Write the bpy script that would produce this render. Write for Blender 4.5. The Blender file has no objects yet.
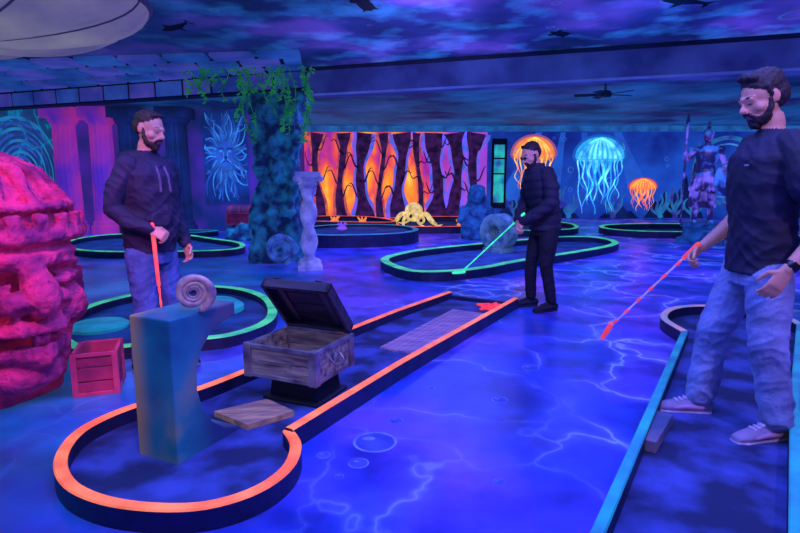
import bpy, bmesh, math, random
from math import sin, cos, pi, radians
from mathutils import Vector as V, Matrix, noise
from mathutils.bvhtree import BVHTree
random.seed(7)
sc = bpy.context.scene
try:
    sc.view_settings.view_transform = 'Standard'
except Exception:
    pass

# ------------------------------------------------------------------ materials
def mat(name, col, col2=None, scale=4.0, rough=0.55, es=0.0, ecol=None, bump=0.0, bscale=None,
        metal=0.0, detail=4.0, lo=0.35, hi=0.65, stretch=None):
    m = bpy.data.materials.new(name); m.use_nodes = True
    nt = m.node_tree; N = nt.nodes; L = nt.links
    b = N['Principled BSDF']
    b.inputs['Roughness'].default_value = rough
    b.inputs['Metallic'].default_value = metal
    tc = N.new('ShaderNodeTexCoord')
    src = tc.outputs['Object']
    if stretch:
        mp = N.new('ShaderNodeMapping'); mp.inputs['Scale'].default_value = stretch
        L.new(src, mp.inputs['Vector']); src = mp.outputs['Vector']
    nz = N.new('ShaderNodeTexNoise'); nz.inputs['Scale'].default_value = scale
    nz.inputs['Detail'].default_value = detail
    L.new(src, nz.inputs['Vector'])
    cr = N.new('ShaderNodeValToRGB')
    cr.color_ramp.elements[0].position = lo; cr.color_ramp.elements[1].position = hi
    c2 = col2 if col2 else tuple(x*0.7 for x in col)
    cr.color_ramp.elements[0].color = (*c2, 1); cr.color_ramp.elements[1].color = (*col, 1)
    L.new(nz.outputs['Fac'], cr.inputs['Fac'])
    L.new(cr.outputs['Color'], b.inputs['Base Color'])
    if es > 0:
        if ecol: b.inputs['Emission Color'].default_value = (*ecol, 1)
        else: L.new(cr.outputs['Color'], b.inputs['Emission Color'])
        b.inputs['Emission Strength'].default_value = es
    if bump > 0:
        n2 = N.new('ShaderNodeTexNoise'); n2.inputs['Scale'].default_value = bscale or scale*4
        n2.inputs['Detail'].default_value = 6
        L.new(src, n2.inputs['Vector'])
        bp = N.new('ShaderNodeBump'); bp.inputs['Strength'].default_value = bump
        bp.inputs['Distance'].default_value = 0.02
        L.new(n2.outputs['Fac'], bp.inputs['Height']); L.new(bp.outputs['Normal'], b.inputs['Normal'])
    return m

def nodes_for(name, rough):
    m = bpy.data.materials.new(name); m.use_nodes = True
    nt = m.node_tree; N = nt.nodes; L = nt.links; b = N['Principled BSDF']; b.inputs['Roughness'].default_value = rough
    tc = N.new('ShaderNodeTexCoord'); co = tc.outputs['Object']
    def nz(scale, detail=3, vec=co):
        n = N.new('ShaderNodeTexNoise'); n.inputs['Scale'].default_value = scale
        n.inputs['Detail'].default_value = detail; L.new(vec, n.inputs['Vector']); return n
    def ramp(fac, stops):
        r = N.new('ShaderNodeValToRGB'); el = r.color_ramp.elements
        while len(el) < len(stops): el.new(0.5)
        for e, (p, c) in zip(el, stops): e.position = p; e.color = (*c, 1)
        L.new(fac, r.inputs['Fac']); return r.outputs['Color']
    def mixc(fac, a, bb, mode='MIX'):
        x = N.new('ShaderNodeMix'); x.data_type = 'RGBA'; x.blend_type = mode
        if isinstance(fac, float): x.inputs[0].default_value = fac
        else: L.new(fac, x.inputs[0])
        for s_, k in ((a, 6), (bb, 7)):
            if isinstance(s_, tuple): x.inputs[k].default_value = (*s_, 1)
            else: L.new(s_, x.inputs[k])
        return x.outputs[2]
    sx = N.new('ShaderNodeSeparateXYZ'); L.new(co, sx.inputs[0])
    def rangef(axis, a, bb):
        mr = N.new('ShaderNodeMapRange'); mr.inputs['From Min'].default_value = a; mr.inputs['From Max'].default_value = bb
        mr.interpolation_type = 'SMOOTHSTEP'
        L.new(sx.outputs[axis], mr.inputs['Value']); return mr.outputs[0]
    def mul(a, bb):
        mu = N.new('ShaderNodeMath'); mu.operation = 'MULTIPLY'
        for k, q in ((0, a), (1, bb)):
            if isinstance(q, float): mu.inputs[k].default_value = q
            else: L.new(q, mu.inputs[k])
        return mu.outputs[0]
    def warp(vec, scale, amt):
        w = nz(scale, 4, vec); wm = N.new('ShaderNodeVectorMath'); wm.operation = 'SCALE'; wm.inputs['Scale'].default_value = amt
        L.new(w.outputs['Color'], wm.inputs[0]); ad = N.new('ShaderNodeVectorMath'); ad.operation = 'ADD'
        L.new(vec, ad.inputs[0]); L.new(wm.outputs[0], ad.inputs[1]); return ad.outputs[0]
    def voro(vec, scale, feature='F1'):
        v = N.new('ShaderNodeTexVoronoi'); v.feature = feature; v.inputs['Scale'].default_value = scale
        L.new(vec, v.inputs['Vector']); return v.outputs['Distance']
    def out(col, es):
        L.new(col, b.inputs['Base Color']); L.new(col, b.inputs['Emission Color']); b.inputs['Emission Strength'].default_value = es
        return m
    return dict(m=m, co=co, nz=nz, ramp=ramp, mixc=mixc, rangef=rangef, mul=mul, warp=warp, voro=voro, out=out, N=N, L=L)

def mat_floor():
    g = nodes_for('painted_floor', 0.32); nz, ramp, mixc, rangef, mul = g['nz'], g['ramp'], g['mixc'], g['rangef'], g['mul']
    base = ramp(nz(0.6, 5).outputs['Fac'], [(0.32, (0.006, 0.035, 0.26)), (0.47, (0.018, 0.040, 0.54)), (0.66, (0.14, 0.055, 0.82))])
    dark = ramp(nz(2.2, 8).outputs['Fac'], [(0.36, (0.34, 0.38, 0.46)), (0.58, (1, 1, 1))])
    base = mixc(1.0, base, dark, 'MULTIPLY')
    teal = ramp(nz(1.2, 6).outputs['Fac'], [(0.38, (0.0, 0.035, 0.13)), (0.62, (0.0, 0.24, 0.44))])
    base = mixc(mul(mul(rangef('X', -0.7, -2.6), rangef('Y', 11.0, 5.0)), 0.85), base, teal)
    line = ramp(g['voro'](g['warp'](g['co'], 0.9, 1.7), 1.15, 'DISTANCE_TO_EDGE'),
                [(0.0, (1, 1, 1)), (0.008, (0.50, 0.50, 0.50)), (0.03, (0.14, 0.14, 0.14)), (0.13, (0, 0, 0))])
    mask = ramp(nz(0.8, 2).outputs['Fac'], [(0.40, (0.04, 0.04, 0.04)), (0.60, (0.95, 0.95, 0.95))])
    line = mixc(1.0, line, mask, 'MULTIPLY')
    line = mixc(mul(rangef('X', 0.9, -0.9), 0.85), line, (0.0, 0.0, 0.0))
    line = mixc(1.0, line, (0.28, 0.40, 1.0), 'MULTIPLY')
    return g['out'](mixc(1.0, base, line, 'ADD'), 0.34)

def mat_ceiling():
    g = nodes_for('ceiling_mural', 0.8); nz, ramp, mixc, rangef, mul = g['nz'], g['ramp'], g['mixc'], g['rangef'], g['mul']
    base = ramp(nz(0.8, 7).outputs['Fac'], [(0.34, (0.006, 0.018, 0.08)), (0.5, (0.025, 0.040, 0.26)), (0.64, (0.15, 0.09, 0.55))])
    cy = ramp(nz(1.7, 6).outputs['Fac'], [(0.5, (0, 0, 0)), (0.68, (0.02, 0.20, 0.40))])
    base = mixc(1.0, base, cy, 'ADD')
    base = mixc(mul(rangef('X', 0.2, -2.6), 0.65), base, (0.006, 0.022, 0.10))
    back = ramp(nz(0.5, 6).outputs['Fac'], [(0.38, (0.004, 0.016, 0.08)), (0.62, (0.015, 0.15, 0.40))])  # dark blue mural, with the cyan light on it painted in
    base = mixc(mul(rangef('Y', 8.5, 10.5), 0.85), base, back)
    return g['out'](base, 0.42)

def mat_fire():
    g = nodes_for('fire_glow_paint', 0.8)
    mp = g['N'].new('ShaderNodeMapping'); mp.inputs['Scale'].default_value = (1.5, 1, .75); g['L'].new(g['co'], mp.inputs['Vector'])
    v = g['warp'](mp.outputs[0], 1.3, 1.0)
    c = g['ramp'](g['voro'](v, 1.0), [(0.0, (1.0, 0.62, 0.08)), (0.28, (1.0, 0.26, 0.02)), (0.58, (0.75, 0.06, 0.08)), (0.85, (0.30, 0.02, 0.30))])
    c = g['mixc'](g['mul'](g['rangef']('X', .9, 2.2), .85), c, (0.28, 0.06, 0.55))
    return g['out'](c, 1.0)

def mat_voro(name, stops, scale, es, warp=0.8, feature='F1'):
    g = nodes_for(name, 0.7)
    return g['out'](g['ramp'](g['voro'](g['warp'](g['co'], 1.3, warp), scale, feature), stops), es)

# ------------------------------------------------------------------ mesh builder
class MB:
    def __init__(s): s.v = []; s.f = []; s.m = []
    def add(s, vs, fs, m):
        o = len(s.v); s.v += [V(p) for p in vs]
        for f in fs: s.f.append([i+o for i in f]); s.m.append(m)
    def box(s, c, size, m=0, rot=None, taper=1.0):
        vs = []
        for z in (-1, 1):
            k = taper if z > 0 else 1
            for x, y in ((-1, -1), (1, -1), (1, 1), (-1, 1)):
                p = V((x*size[0]/2*k, y*size[1]/2*k, z*size[2]/2))
                if rot: p = rot @ p
                vs.append(p + V(c))
        s.add(vs, [(3, 2, 1, 0), (4, 5, 6, 7), (0, 1, 5, 4), (1, 2, 6, 5), (2, 3, 7, 6), (3, 0, 4, 7)], m)
    def ell(s, c, r, m=0, rot=None, seg=20, rings=12):
        vs = [V((0, 0, -r[2]))]; fs = []
        for i in range(1, rings):
            t = -pi/2 + pi*i/rings
            for j in range(seg):
                a = 2*pi*j/seg; vs.append(V((r[0]*cos(t)*cos(a), r[1]*cos(t)*sin(a), r[2]*sin(t))))
        vs.append(V((0, 0, r[2]))); n = len(vs)-1
        for j in range(seg):
            k = (j+1) % seg
            fs.append((0, 1+k, 1+j)); fs.append((n, n-seg+j, n-seg+k))
            for i in range(rings-2):
                a = 1+i*seg; fs.append((a+j, a+k, a+seg+k, a+seg+j))
        s.add([(rot @ p if rot else p) + V(c) for p in vs], fs, m)
    def rings(s, rs, m, close_ends=True):
        n = len(rs[0]); vs = [p for r in rs for p in r]; fs = []
        for i in range(len(rs)-1):
            for j in range(n):
                k = (j+1) % n; fs.append((i*n+j, i*n+k, (i+1)*n+k, (i+1)*n+j))
        if close_ends:
            fs.append(tuple(range(n-1, -1, -1))); b = (len(rs)-1)*n; fs.append(tuple(b+i for i in range(n)))
        s.add(vs, fs, m)
    def tube(s, pts, rad, m=0, side=None, seg=12, cap=True):
        pts = [V(p) for p in pts]; n = len(pts)
        if not isinstance(rad, (list, tuple)): rad = [rad]*n
        rad = [(r, r) if not isinstance(r, (list, tuple)) else r for r in rad]
        T = []
        for i in range(n):
            t = pts[min(i+1, n-1)] - pts[max(i-1, 0)]; T.append(t.normalized())
        sd = V(side) if side else (V((0, 0, 1)) if abs(T[0].z) < 0.9 else V((1, 0, 0)))
        rs = []
        def ring(c, t, a, b, sd):
            u = (sd - t*sd.dot(t)).normalized(); w = t.cross(u)
            return [c + u*a*cos(2*pi*k/seg) + w*b*sin(2*pi*k/seg) for k in range(seg)], u
        if cap:
            a, b = rad[0]; q = min(a, b)
            for ang in (80, 55, 28):
                A = radians(ang); rs.append(ring(pts[0]-T[0]*q*sin(A), T[0], a*cos(A), b*cos(A), sd)[0])
        for i in range(n):
            r, u = ring(pts[i], T[i], rad[i][0], rad[i][1], sd); rs.append(r)
            if not side: sd = u
        if cap:
            a, b = rad[-1]; q = min(a, b)
            for ang in (28, 55, 80):
                A = radians(ang); rs.append(ring(pts[-1]+T[-1]*q*sin(A), T[-1], a*cos(A), b*cos(A), sd)[0])
        s.rings(rs, m)
    def loft(s, secs, m=0, seg=28, pw=2.3):
        rs = []
        for (x, y, z, rx, ry) in secs:
            r = []
            for k in range(seg):
                a = 2*pi*k/seg; ca, sa = cos(a), sin(a)
                r.append(V((x+rx*math.copysign(abs(ca)**(2/pw), ca), y+ry*math.copysign(abs(sa)**(2/pw), sa), z)))
            rs.append(r)
        s.rings(rs, m)
    def lathe(s, prof, c, m=0, seg=28):
        rs = []
        for r, z in prof:
            rs.append([V(c)+V((r*cos(2*pi*k/seg), r*sin(2*pi*k/seg), z)) for k in range(seg)])
        s.rings(rs, m)
    def prism(s, poly, o, ax, ay, dep, m=0):
        o, ax, ay, dep = V(o), V(ax), V(ay), V(dep); n = len(poly)
        a = [o+ax*p[0]+ay*p[1] for p in poly]; b = [p+dep for p in a]
        fs = [tuple(range(n)), tuple(range(2*n-1, n-1, -1))]
        for i in range(n): j = (i+1) % n; fs.append((i, i+n, j+n, j))
        s.add(a+b, fs, m)
    def poly(s, pts, m=0): s.add(pts, [tuple(range(len(pts)))], m)
    def ribbon(s, pts, ws, nrm, m=0):
        pts = [V(p) for p in pts]; nrm = V(nrm); n = len(pts); vs = []
        for i in range(n):
            t = (pts[min(i+1, n-1)]-pts[max(i-1, 0)]).normalized(); d = t.cross(nrm).normalized()
            w = ws[i] if isinstance(ws, (list, tuple)) else ws
            vs += [pts[i]-d*w/2, pts[i]+d*w/2]
        s.add(vs, [(2*i, 2*i+1, 2*i+3, 2*i+2) for i in range(n-1)], m)
    def rail(s, path, w, h, mt=0, ms=1, closed=False, z0=0.0):
        n = len(path); P = [V((p[0], p[1], 0)) for p in path]; vs = []
        for i in range(n):
            if closed: a, b = P[(i-1) % n], P[(i+1) % n]
            else: a, b = P[max(i-1, 0)], P[min(i+1, n-1)]
            t = (b-a).normalized(); d = V((-t.y, t.x, 0))
            l, r = P[i]+d*w/2, P[i]-d*w/2; q = d*0.006
            vs += [l+V((0, 0, z0)), l+V((0, 0, h-0.008)), l-q+V((0, 0, h)), r+q+V((0, 0, h)), r+V((0, 0, h-0.008)), r+V((0, 0, z0))]
        seg = n if closed else n-1
        for i in range(seg):
            j = (i+1) % n; A, B = i*6, j*6
            for k, m in ((0, ms), (1, mt), (2, mt), (3, mt), (4, ms)):
                s.add_idx((A+k, B+k, B+k+1, A+k+1), m, vs, first=(i == 0 and k == 0))
        if not closed:
            s.add_idx(tuple(range(5, -1, -1)), ms, vs); s.add_idx(tuple((n-1)*6+k for k in range(6)), ms, vs)
    def add_idx(s, f, m, vs, first=False):
        if first: s._o = len(s.v); s.v += vs
        s.f.append([i+s._o for i in f]); s.m.append(m)
    def xf(s, M, start=0):
        for i in range(start, len(s.v)): s.v[i] = M @ s.v[i]
    def mesh(s, name):
        me = bpy.data.meshes.new(name); me.from_pydata([tuple(p) for p in s.v], [], s.f)
        me.polygons.foreach_set('material_index', s.m); me.update(); return me

def link(o, parent=None):
    sc.collection.objects.link(o)
    if parent: o.parent = parent
    return o

def build(mb, name, mats, loc=(0, 0, 0), rz=0.0, smooth=False, parent=None, bevel=0, recalc=True, ang=40):
    me = mb.mesh(name)
    for m in mats: me.materials.append(m)
    if recalc:
        bm = bmesh.new(); bm.from_mesh(me); bmesh.ops.recalc_face_normals(bm, faces=bm.faces); bm.to_mesh(me); bm.free()
    if smooth:
        for p in me.polygons: p.use_smooth = True
        try: me.set_sharp_from_angle(angle=radians(ang))
        except Exception: pass
    o = bpy.data.objects.new(name, me); o.location = loc; o.rotation_euler[2] = rz
    link(o, parent)
    if bevel:
        b = o.modifiers.new('b', 'BEVEL'); b.width = bevel; b.segments = 2; b.limit_method = 'ANGLE'
    return o

def remesh(mb, name, mats, voxel, iters=3, disp=None, loc=(0, 0, 0), rz=0.0, scale=1.0, parent=None):
    src = mb.mesh(name+'_src'); tmp = bpy.data.objects.new(name+'_tmp', src); sc.collection.objects.link(tmp)
    r = tmp.modifiers.new('r', 'REMESH'); r.mode = 'VOXEL'; r.voxel_size = voxel
    if iters:
        q = tmp.modifiers.new('s', 'SMOOTH'); q.factor = 0.5; q.iterations = iters
    dg = bpy.context.evaluated_depsgraph_get(); dg.update()
    me = bpy.data.meshes.new_from_object(tmp.evaluated_get(dg))
    bpy.data.objects.remove(tmp); me.name = name
    bv = BVHTree.FromPolygons(mb.v, mb.f)
    vm = []
    nrm = [v.normal.copy() for v in me.vertices]
    for v in me.vertices:
        hit = bv.find_nearest(v.co); vm.append(mb.m[hit[2]] if hit[2] is not None else 0)
    if disp:
        for v, m, n in zip(me.vertices, vm, nrm):
            d = disp(v.co, m)
            if d: v.co += n*d
    me.materials.clear()
    for m in mats: me.materials.append(m)
    for p in me.polygons:
        ids = [vm[i] for i in p.vertices]; p.material_index = max(set(ids), key=ids.count); p.use_smooth = True
    me.update()
    o = bpy.data.objects.new(name, me); o.location = loc; o.rotation_euler[2] = rz; o.scale = (scale,)*3
    return link(o, parent)

def empty(name, loc=(0, 0, 0)):
    e = bpy.data.objects.new(name, None); e.location = loc; e.empty_display_size = 0.1; return link(e)

def catmull(P, n=6, closed=False):
    P = [V(p) if len(p) == 3 else V((p[0], p[1], 0)) for p in P]; out = []; N = len(P)
    rng = range(N) if closed else range(N-1)
    for i in rng:
        p0 = P[(i-1) % N] if closed or i > 0 else P[0]; p1 = P[i]; p2 = P[(i+1) % N]
        p3 = P[(i+2) % N] if closed or i+2 < N else P[-1]
        for k in range(n):
            t = k/n
            out.append(0.5*((2*p1)+(p2-p0)*t+(2*p0-5*p1+4*p2-p3)*t*t+(3*p1-p0-3*p2+p3)*t**3))
    if not closed: out.append(P[-1])
    return out

# ------------------------------------------------------------------ shared materials
M_floor = mat_floor()
M_orange = mat('rim_orange', (1.0, 0.22, 0.07), (0.75, 0.11, 0.04), 7, 0.5, es=0.85)
M_green = mat('rim_green', (0.10, 0.80, 0.22), (0.03, 0.42, 0.18), 5, 0.5, es=0.52)
M_teal = mat('rim_teal', (0.02, 0.42, 0.44), (0.02, 0.22, 0.32), 5, 0.5, es=0.28)
M_redrim = mat('rim_red', (1.0, 0.14, 0.05), (0.6, 0.05, 0.04), 5, 0.5, es=0.9)
M_side = mat('rim_side_dark', (0.015, 0.02, 0.08), (0.008, 0.01, 0.035), 6, 0.5)
M_bed = mat('lane_felt', (0.040, 0.065, 0.34), (0.005, 0.012, 0.07), 3.2, 0.8, es=0.12, detail=9, lo=.42, hi=.62)
M_black = mat('black_paint', (0.012, 0.012, 0.03), (0.006, 0.006, 0.015), 6, 0.5)
M_stone = mat('teal_rock', (0.03, 0.34, 0.50), (0.01, 0.03, 0.11), 5, 0.8, es=0.15, bump=0.8, detail=8, lo=0.42, hi=0.68)
M_wood = mat('weathered_wood', (0.46, 0.34, 0.30), (0.09, 0.06, 0.08), 3, 0.7, bump=0.5, stretch=(1, 8, 8), es=0.03)
M_plank = mat('lane_plank', (0.55, 0.30, 0.18), (0.24, 0.12, 0.12), 4, 0.6, stretch=(1, 6, 6), es=0.14)
M_plank2 = mat('lane_plank_far', (0.42, 0.24, 0.36), (0.14, 0.10, 0.28), 4, 0.6, stretch=(1, 6, 6), es=0.14)
M_white = mat('white_marble', (0.60, 0.58, 0.90), (0.20, 0.22, 0.55), 6, 0.6, es=0.12)

# ------------------------------------------------------------------ room shell
def slab(name, lo, hi, m):
    b = MB(); b.box([(lo[i]+hi[i])/2 for i in range(3)], [hi[i]-lo[i] for i in range(3)]); return build(b, name, [m])
slab('floor', (-9, -2.6, -0.12), (13.9, 19.2, 0), M_floor)
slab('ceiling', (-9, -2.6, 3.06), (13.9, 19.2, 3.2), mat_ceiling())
M_wl = mat_voro('wall_left_mural', [(0.0, (0.0, 0.35, 0.50)), (0.06, (0.01, 0.10, 0.24)), (0.5, (0.008, 0.02, 0.10))], 1.1, 0.45, 1.4, feature='DISTANCE_TO_EDGE')
slab('wall_left', (-9.0, -2.5, 0), (-8.8, 14.7, 3.06), M_wl)
M_wbl = mat('wall_back_left_paint', (0.10, 0.03, 0.38), (0.01, 0.03, 0.16), 1.0, 0.8, es=0.45, detail=6)
slab('wall_back_left', (-8.8, 14.5, 0), (-3.2, 14.7, 3.06), M_wbl)
slab('wall_jog', (-3.4, 14.7, 0), (-3.2, 19.0, 3.06), M_wbl)
M_wb = mat('wall_back_ocean', (0.02, 0.12, 0.62), (0.008, 0.02, 0.24), 0.7, 0.85, es=0.55, detail=7, lo=0.34, hi=0.66)
slab('wall_back', (-3.4, 19.0, 0), (13.8, 19.2, 3.06), M_wb)
slab('wall_right', (13.6, -2.5, 0), (13.8, 19.0, 3.06), M_wb)
slab('wall_front', (-9.0, -2.7, 0), (13.8, -2.5, 3.06), M_wbl)

def beam(name, a, b, z0, z1, th, m):
    a, b = V((*a, 0)), V((*b, 0)); t = (b-a).normalized(); d = V((-t.y, t.x, 0))*th
    mb = MB(); mb.prism([(0, z0), ((b-a).length, z0), ((b-a).length, z1), (0, z1)], a, t, (0, 0, 1), d, 0); return build(mb, name, [m], bevel=.01)
M_beam = mat('beam_paint', (0.045, 0.075, 0.34), (0.018, 0.025, 0.16), 1.5, 0.8, es=0.38)
M_edge = mat('beam_edge_dark', (0.01, 0.015, 0.07), None, 3, .8, es=.1); M_edgel = mat('beam_edge_light', (0.08, 0.13, 0.52), None, 3, .8, es=.4)
beam('trim_1', (-1.46, 9.1), (10.5, 5.03), 2.64, 3.07, 0.35, M_beam)
tb = V((11.96, -4.07, 0)).normalized(); nb_ = V((tb.y, -tb.x, 0))
def strip(name, z0, z1, th, m):
    a = V((-1.46, 9.1, 0))+nb_*th; beam(name, (a.x, a.y), (a.x+tb.x*12.6, a.y+tb.y*12.6), z0, z1, th, m)
strip('trim_6', 2.625, 2.66, .02, M_edgel); strip('trim_7', 3.0, 3.058, .03, M_edge)
M_mort = mat('mortar_dark', (0.008, 0.012, 0.05), None, 3, .8, es=.1)
M_t1 = mat('tile_blue', (0.05, 0.13, 0.50), (0.02, 0.05, 0.28), 1.6, .7, es=.38); M_t2 = mat('tile_violet', (0.12, 0.10, 0.52), (0.03, 0.05, 0.30), 1.6, .7, es=.38)
beam('trim_2', (-8.8, 11.9), (-1.46, 9.1), 2.74, 3.07, 0.3, M_mort)
b = MB(); a0, a1 = V((-8.79, 11.9, 0)), V((-1.46, 9.1, 0)); t = (a1-a0).normalized(); nn = V((t.y, -t.x, 0)); Rb = Matrix(((t.x, -t.y, 0), (t.y, t.x, 0), (0, 0, 1)))
Lb = (a1-a0).length; nb = 13
for i in range(nb):
    c_ = a0+t*(Lb*(i+.5)/nb)+nn*.02+V((0, 0, 2.885)); b.box(c_, (Lb/nb-.06, .04, .24), i % 2, Rb)
build(b, 'trim_3', [M_t1, M_t2], bevel=.01)
slab('trim_8', (-8.79, 8.3, 3.05), (-1.5, 9.1, 3.058), M_mort)
b = MB(); P00, P10, P11, P01 = V((-8.7, 8.7, 3.0)), V((-1.30, 7.75, 3.0)), V((-1.46, 9.05, 3.0)), V((-8.7, 11.8, 3.0))
nr, nc = 3, 11
for j in range(nr):
    for i in range(nc+1):
        o_ = .5*(j % 2); u0, u1 = max(0, (i-o_)/nc)+.005, min(1, (i+1-o_)/nc)-.005; v0, v1 = j/nr+.05, (j+1)/nr-.05
        if u1-u0 < .01: continue
        f = lambda u, v: P00.lerp(P10, u).lerp(P01.lerp(P11, u), v)
        q = [f(u0, v0), f(u1, v0), f(u1, v1), f(u0, v1)]
        b.add(q+[x+V((0, 0, .055)) for x in q], [(3, 2, 1, 0), (4, 5, 6, 7), (0, 1, 5, 4), (1, 2, 6, 5), (2, 3, 7, 6), (3, 0, 4, 7)], (i*3+j) % 2)
M_t3 = mat('tile_blue_dim', (0.03, 0.12, 0.44), (0.01, 0.05, 0.24), 1.6, .7, es=.5); M_t4 = mat('tile_violet_dim', (0.08, 0.09, 0.46), (0.02, 0.05, 0.26), 1.6, .7, es=.5)
build(b, 'trim_4', [M_t3, M_t4], bevel=.012)
M_trimb = mat('back_trim_paint', (0.03, 0.22, 0.55), (0.02, 0.10, 0.32), 3, 0.7, es=0.5)
slab('trim_5', (-3.2, 18.93, 2.88), (13.6, 19.0, 3.06), M_trimb)

# ------------------------------------------------------------------ murals on the back wall
M_fire = mat_fire()
M_bark = mat('bark_paint_dark', (0.10, 0.02, 0.14), (0.015, 0.008, 0.04), 5, 0.8, es=0.4)
M_barkb = mat('bark_paint_violet', (0.30, 0.10, 0.85), (0.04, 0.14, 0.60), 4, 0.8, es=0.8)
M_barkr = mat('bark_paint_rust', (0.75, 0.16, 0.05), (0.35, 0.03, 0.12), 4, 0.8, es=0.8)
b = MB(); yb = 18.98
b.poly([(-3.18, yb, 0.02), (2.9, yb, 0.02), (2.9, yb, 2.86), (-3.18, yb, 2.86)], 0)
rr = random.Random(3)
for i, (cx, w0, vio) in enumerate([(-2.75, .13, 2), (-1.95, .14, 2), (-1.25, .20, 1), (-.62, .10, 2), (.0, .20, 1), (.62, .10, 2), (1.2, .24, 1), (1.85, .22, 1), (2.5, .20, 1)]):
    ph = rr.random()*6
    for lay, (k, mm, yy) in enumerate([(1.6, vio+1, yb-.006), (1.0, 1, yb-.012)]):
        pts = []; ws = []
        for j in range(19):
            t = j/18; pts.append((cx+.09*sin(ph+t*5), yy, .03+2.8*t)); ws.append(min(.95, k*w0*(1+2.2*(1-t)**4+2.0*t**4)*(1+.15*sin(ph*3+t*17))))
        b.ribbon(pts, ws, (0, 1, 0), mm)
    for q in range(4):
        z0 = .7+.5*q; sg = 1 if (q+i) % 2 else -1
        pts = [(max(-3.15, cx+.09*sin(ph+z0/2.8*5)+sg*.42*t), yb-.012, z0+.45*t+.12*sin(t*7+ph)) for t in [k/8 for k in range(9)]]
        b.ribbon(pts, [w0*.4*(1-k/9)+.015 for k in range(9)], (0, 1, 0), 1)
build(b, 'enchanted_forest_mural', [M_fire, M_bark, M_barkb, M_barkr], recalc=False)
M_gp = mat('green_panel_paint', (0.03, 0.60, 0.45), (0.02, 0.10, 0.35), 3, 0.8, es=0.8)
b = MB(); b.box((3.3, 18.96, 1.5), (.5, .04, 2.3), 0)
b.box((3.3, 18.93, 1.5), (.34, .03, 1.9), 1); b.box((3.3, 18.91, 1.5), (.42, .02, .05), 0); b.box((3.3, 18.91, 2.0), (.42, .02, .05), 0)
build(b, 'arched_panel_mural', [M_black, M_gp])

def jelly(name, cx, cz, R, H, tl, cols, seed, es):
    r = random.Random(seed); y = 18.975; mb = MB()
    M1 = mat(name+'_bell', cols[0], cols[1], 3.0, 0.8, es=es, detail=3)
    M2 = mat(name+'_tentacles', cols[2], cols[1], 3, 0.8, es=es*.8)
    M3 = mat(name+'_glow', cols[3], cols[3], 3, 0.8, es=es*.5)
    def bell(k, yy, m, inner=0.0):
        pts = [(cx+R*k*cos(a), yy, cz+H*k*sin(a)) for a in [pi*i/24 for i in range(25)]]
        for i in range(1, 24):
            x = -1+2*i/24; pts.append((cx+R*k*x, yy, cz-H*k*(.22*math.sqrt(max(0, 1-x*x))+.10*abs(sin(i*pi/3)))))
        mb.poly(pts, m)
    bell(1.12, y, 2); bell(1.0, y-.004, 1)
    for i in range(-4, 5):
        x = i/4.6
        pts = [(cx+R*x*sin(pi/2*(1-t))*.98, y-.008, cz+H*.93*math.sqrt(max(0, 1-(x*sin(pi/2*(1-t)))**2))*sin(pi/2*t)-.1*H*(1-t)) for t in [k/8 for k in range(9)]]
        mb.ribbon(pts, [R*.12*(1-.75*k/8) for k in range(9)], (0, 1, 0), 0)
    n = 15
    for i in range(n):
        x = -0.9+1.8*i/(n-1); L_ = tl*(.55+.45*r.random()); ph = r.random()*6; am = .06*R*(1+r.random()*2)
        pts = [(cx+R*x*(1-.25*t)+am*sin(ph+t*9)*t**.5, y-.005, cz-H*.15-L_*t) for t in [k/22 for k in range(23)]]
        mb.ribbon(pts, [R*(.13 if 3 < i < 11 else .06)*(1-.8*k/22) for k in range(23)], (0, 1, 0), 1 if i % 2 else 0)
    build(mb, name, [M1, M2, M3], recalc=False)
jelly('jellyfish_mural', 4.45, 2.12, .70, .60, 1.55, [(1, .62, .12), (.8, .2, .05), (1, .3, .05), (.5, .12, .3)], 1, 1.2)
jelly('jellyfish_mural', 6.65, 2.05, .82, .66, 1.8, [(.25, .95, 1), (.02, .3, .7), (.05, .65, .9), (.02, .18, .6)], 2, 1.1)
jelly('jellyfish_mural', 8.15, 1.05, .46, .30, .8, [(1, .45, .08), (.9, .15, .05), (1, .2, .05), (.4, .08, .3)], 3, 1.2)
M_bub = mat('bubble_paint', (0.15, 0.5, 0.9), (0.04, 0.15, 0.5), 3, 0.7, es=0.5)
M_coral = mat('coral_paint', (0.02, 0.30, 0.50), (0.05, 0.04, 0.35), 2.5, 0.8, es=0.5)
M_ray = mat('sunray_paint', (0.03, 0.18, 0.74), (0.02, 0.10, 0.5), 1.5, 0.8, es=0.55)
M_dk = mat('reef_shadow_paint', (0.01, 0.03, 0.16), (0.004, 0.01, 0.06), 1.5, 0.8, es=0.4)
b = MB()
def ring(mb, c, R, w, u, v_, m, n=28):
    c, u, v_ = V(c), V(u), V(v_); vs = []
    for k in range(n):
        a = 2*pi*k/n; d = u*cos(a)+v_*sin(a); vs += [c+d*R, c+d*(R-w)]
    mb.add(vs, [(2*k, 2*k+1, (2*k+3) % (2*n), (2*k+2) % (2*n)) for k in range(n)], m)
r = random.Random(5)
for x0, w_, dx in [(4.6, .35, -1.0), (5.4, .25, -.3), (6.1, .3, .3), (7.2, .4, 1.0)]:
    b.add([(x0-w_*.3, 18.992, 2.85), (x0+w_*.3, 18.992, 2.85), (x0+dx+w_, 18.992, .6), (x0+dx-w_, 18.992, .6)], [(0, 1, 2, 3)], 2)
for x0, h_ in [(3.9, .7), (5.4, .5), (7.4, .45), (8.9, .9), (9.6, 1.5), (12.4, 1.3), (12.9, 1.7)]:
    pts = [(x0-.68, 18.988, .02)]+[(x0-.68+1.36*k/10, 18.988, h_*sin(pi*k/10)*(.8+.2*sin(k*2.3+x0))+.02) for k in range(1, 10)]+[(x0+.68, 18.988, .02)]
    b.poly(pts, 3)
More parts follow.
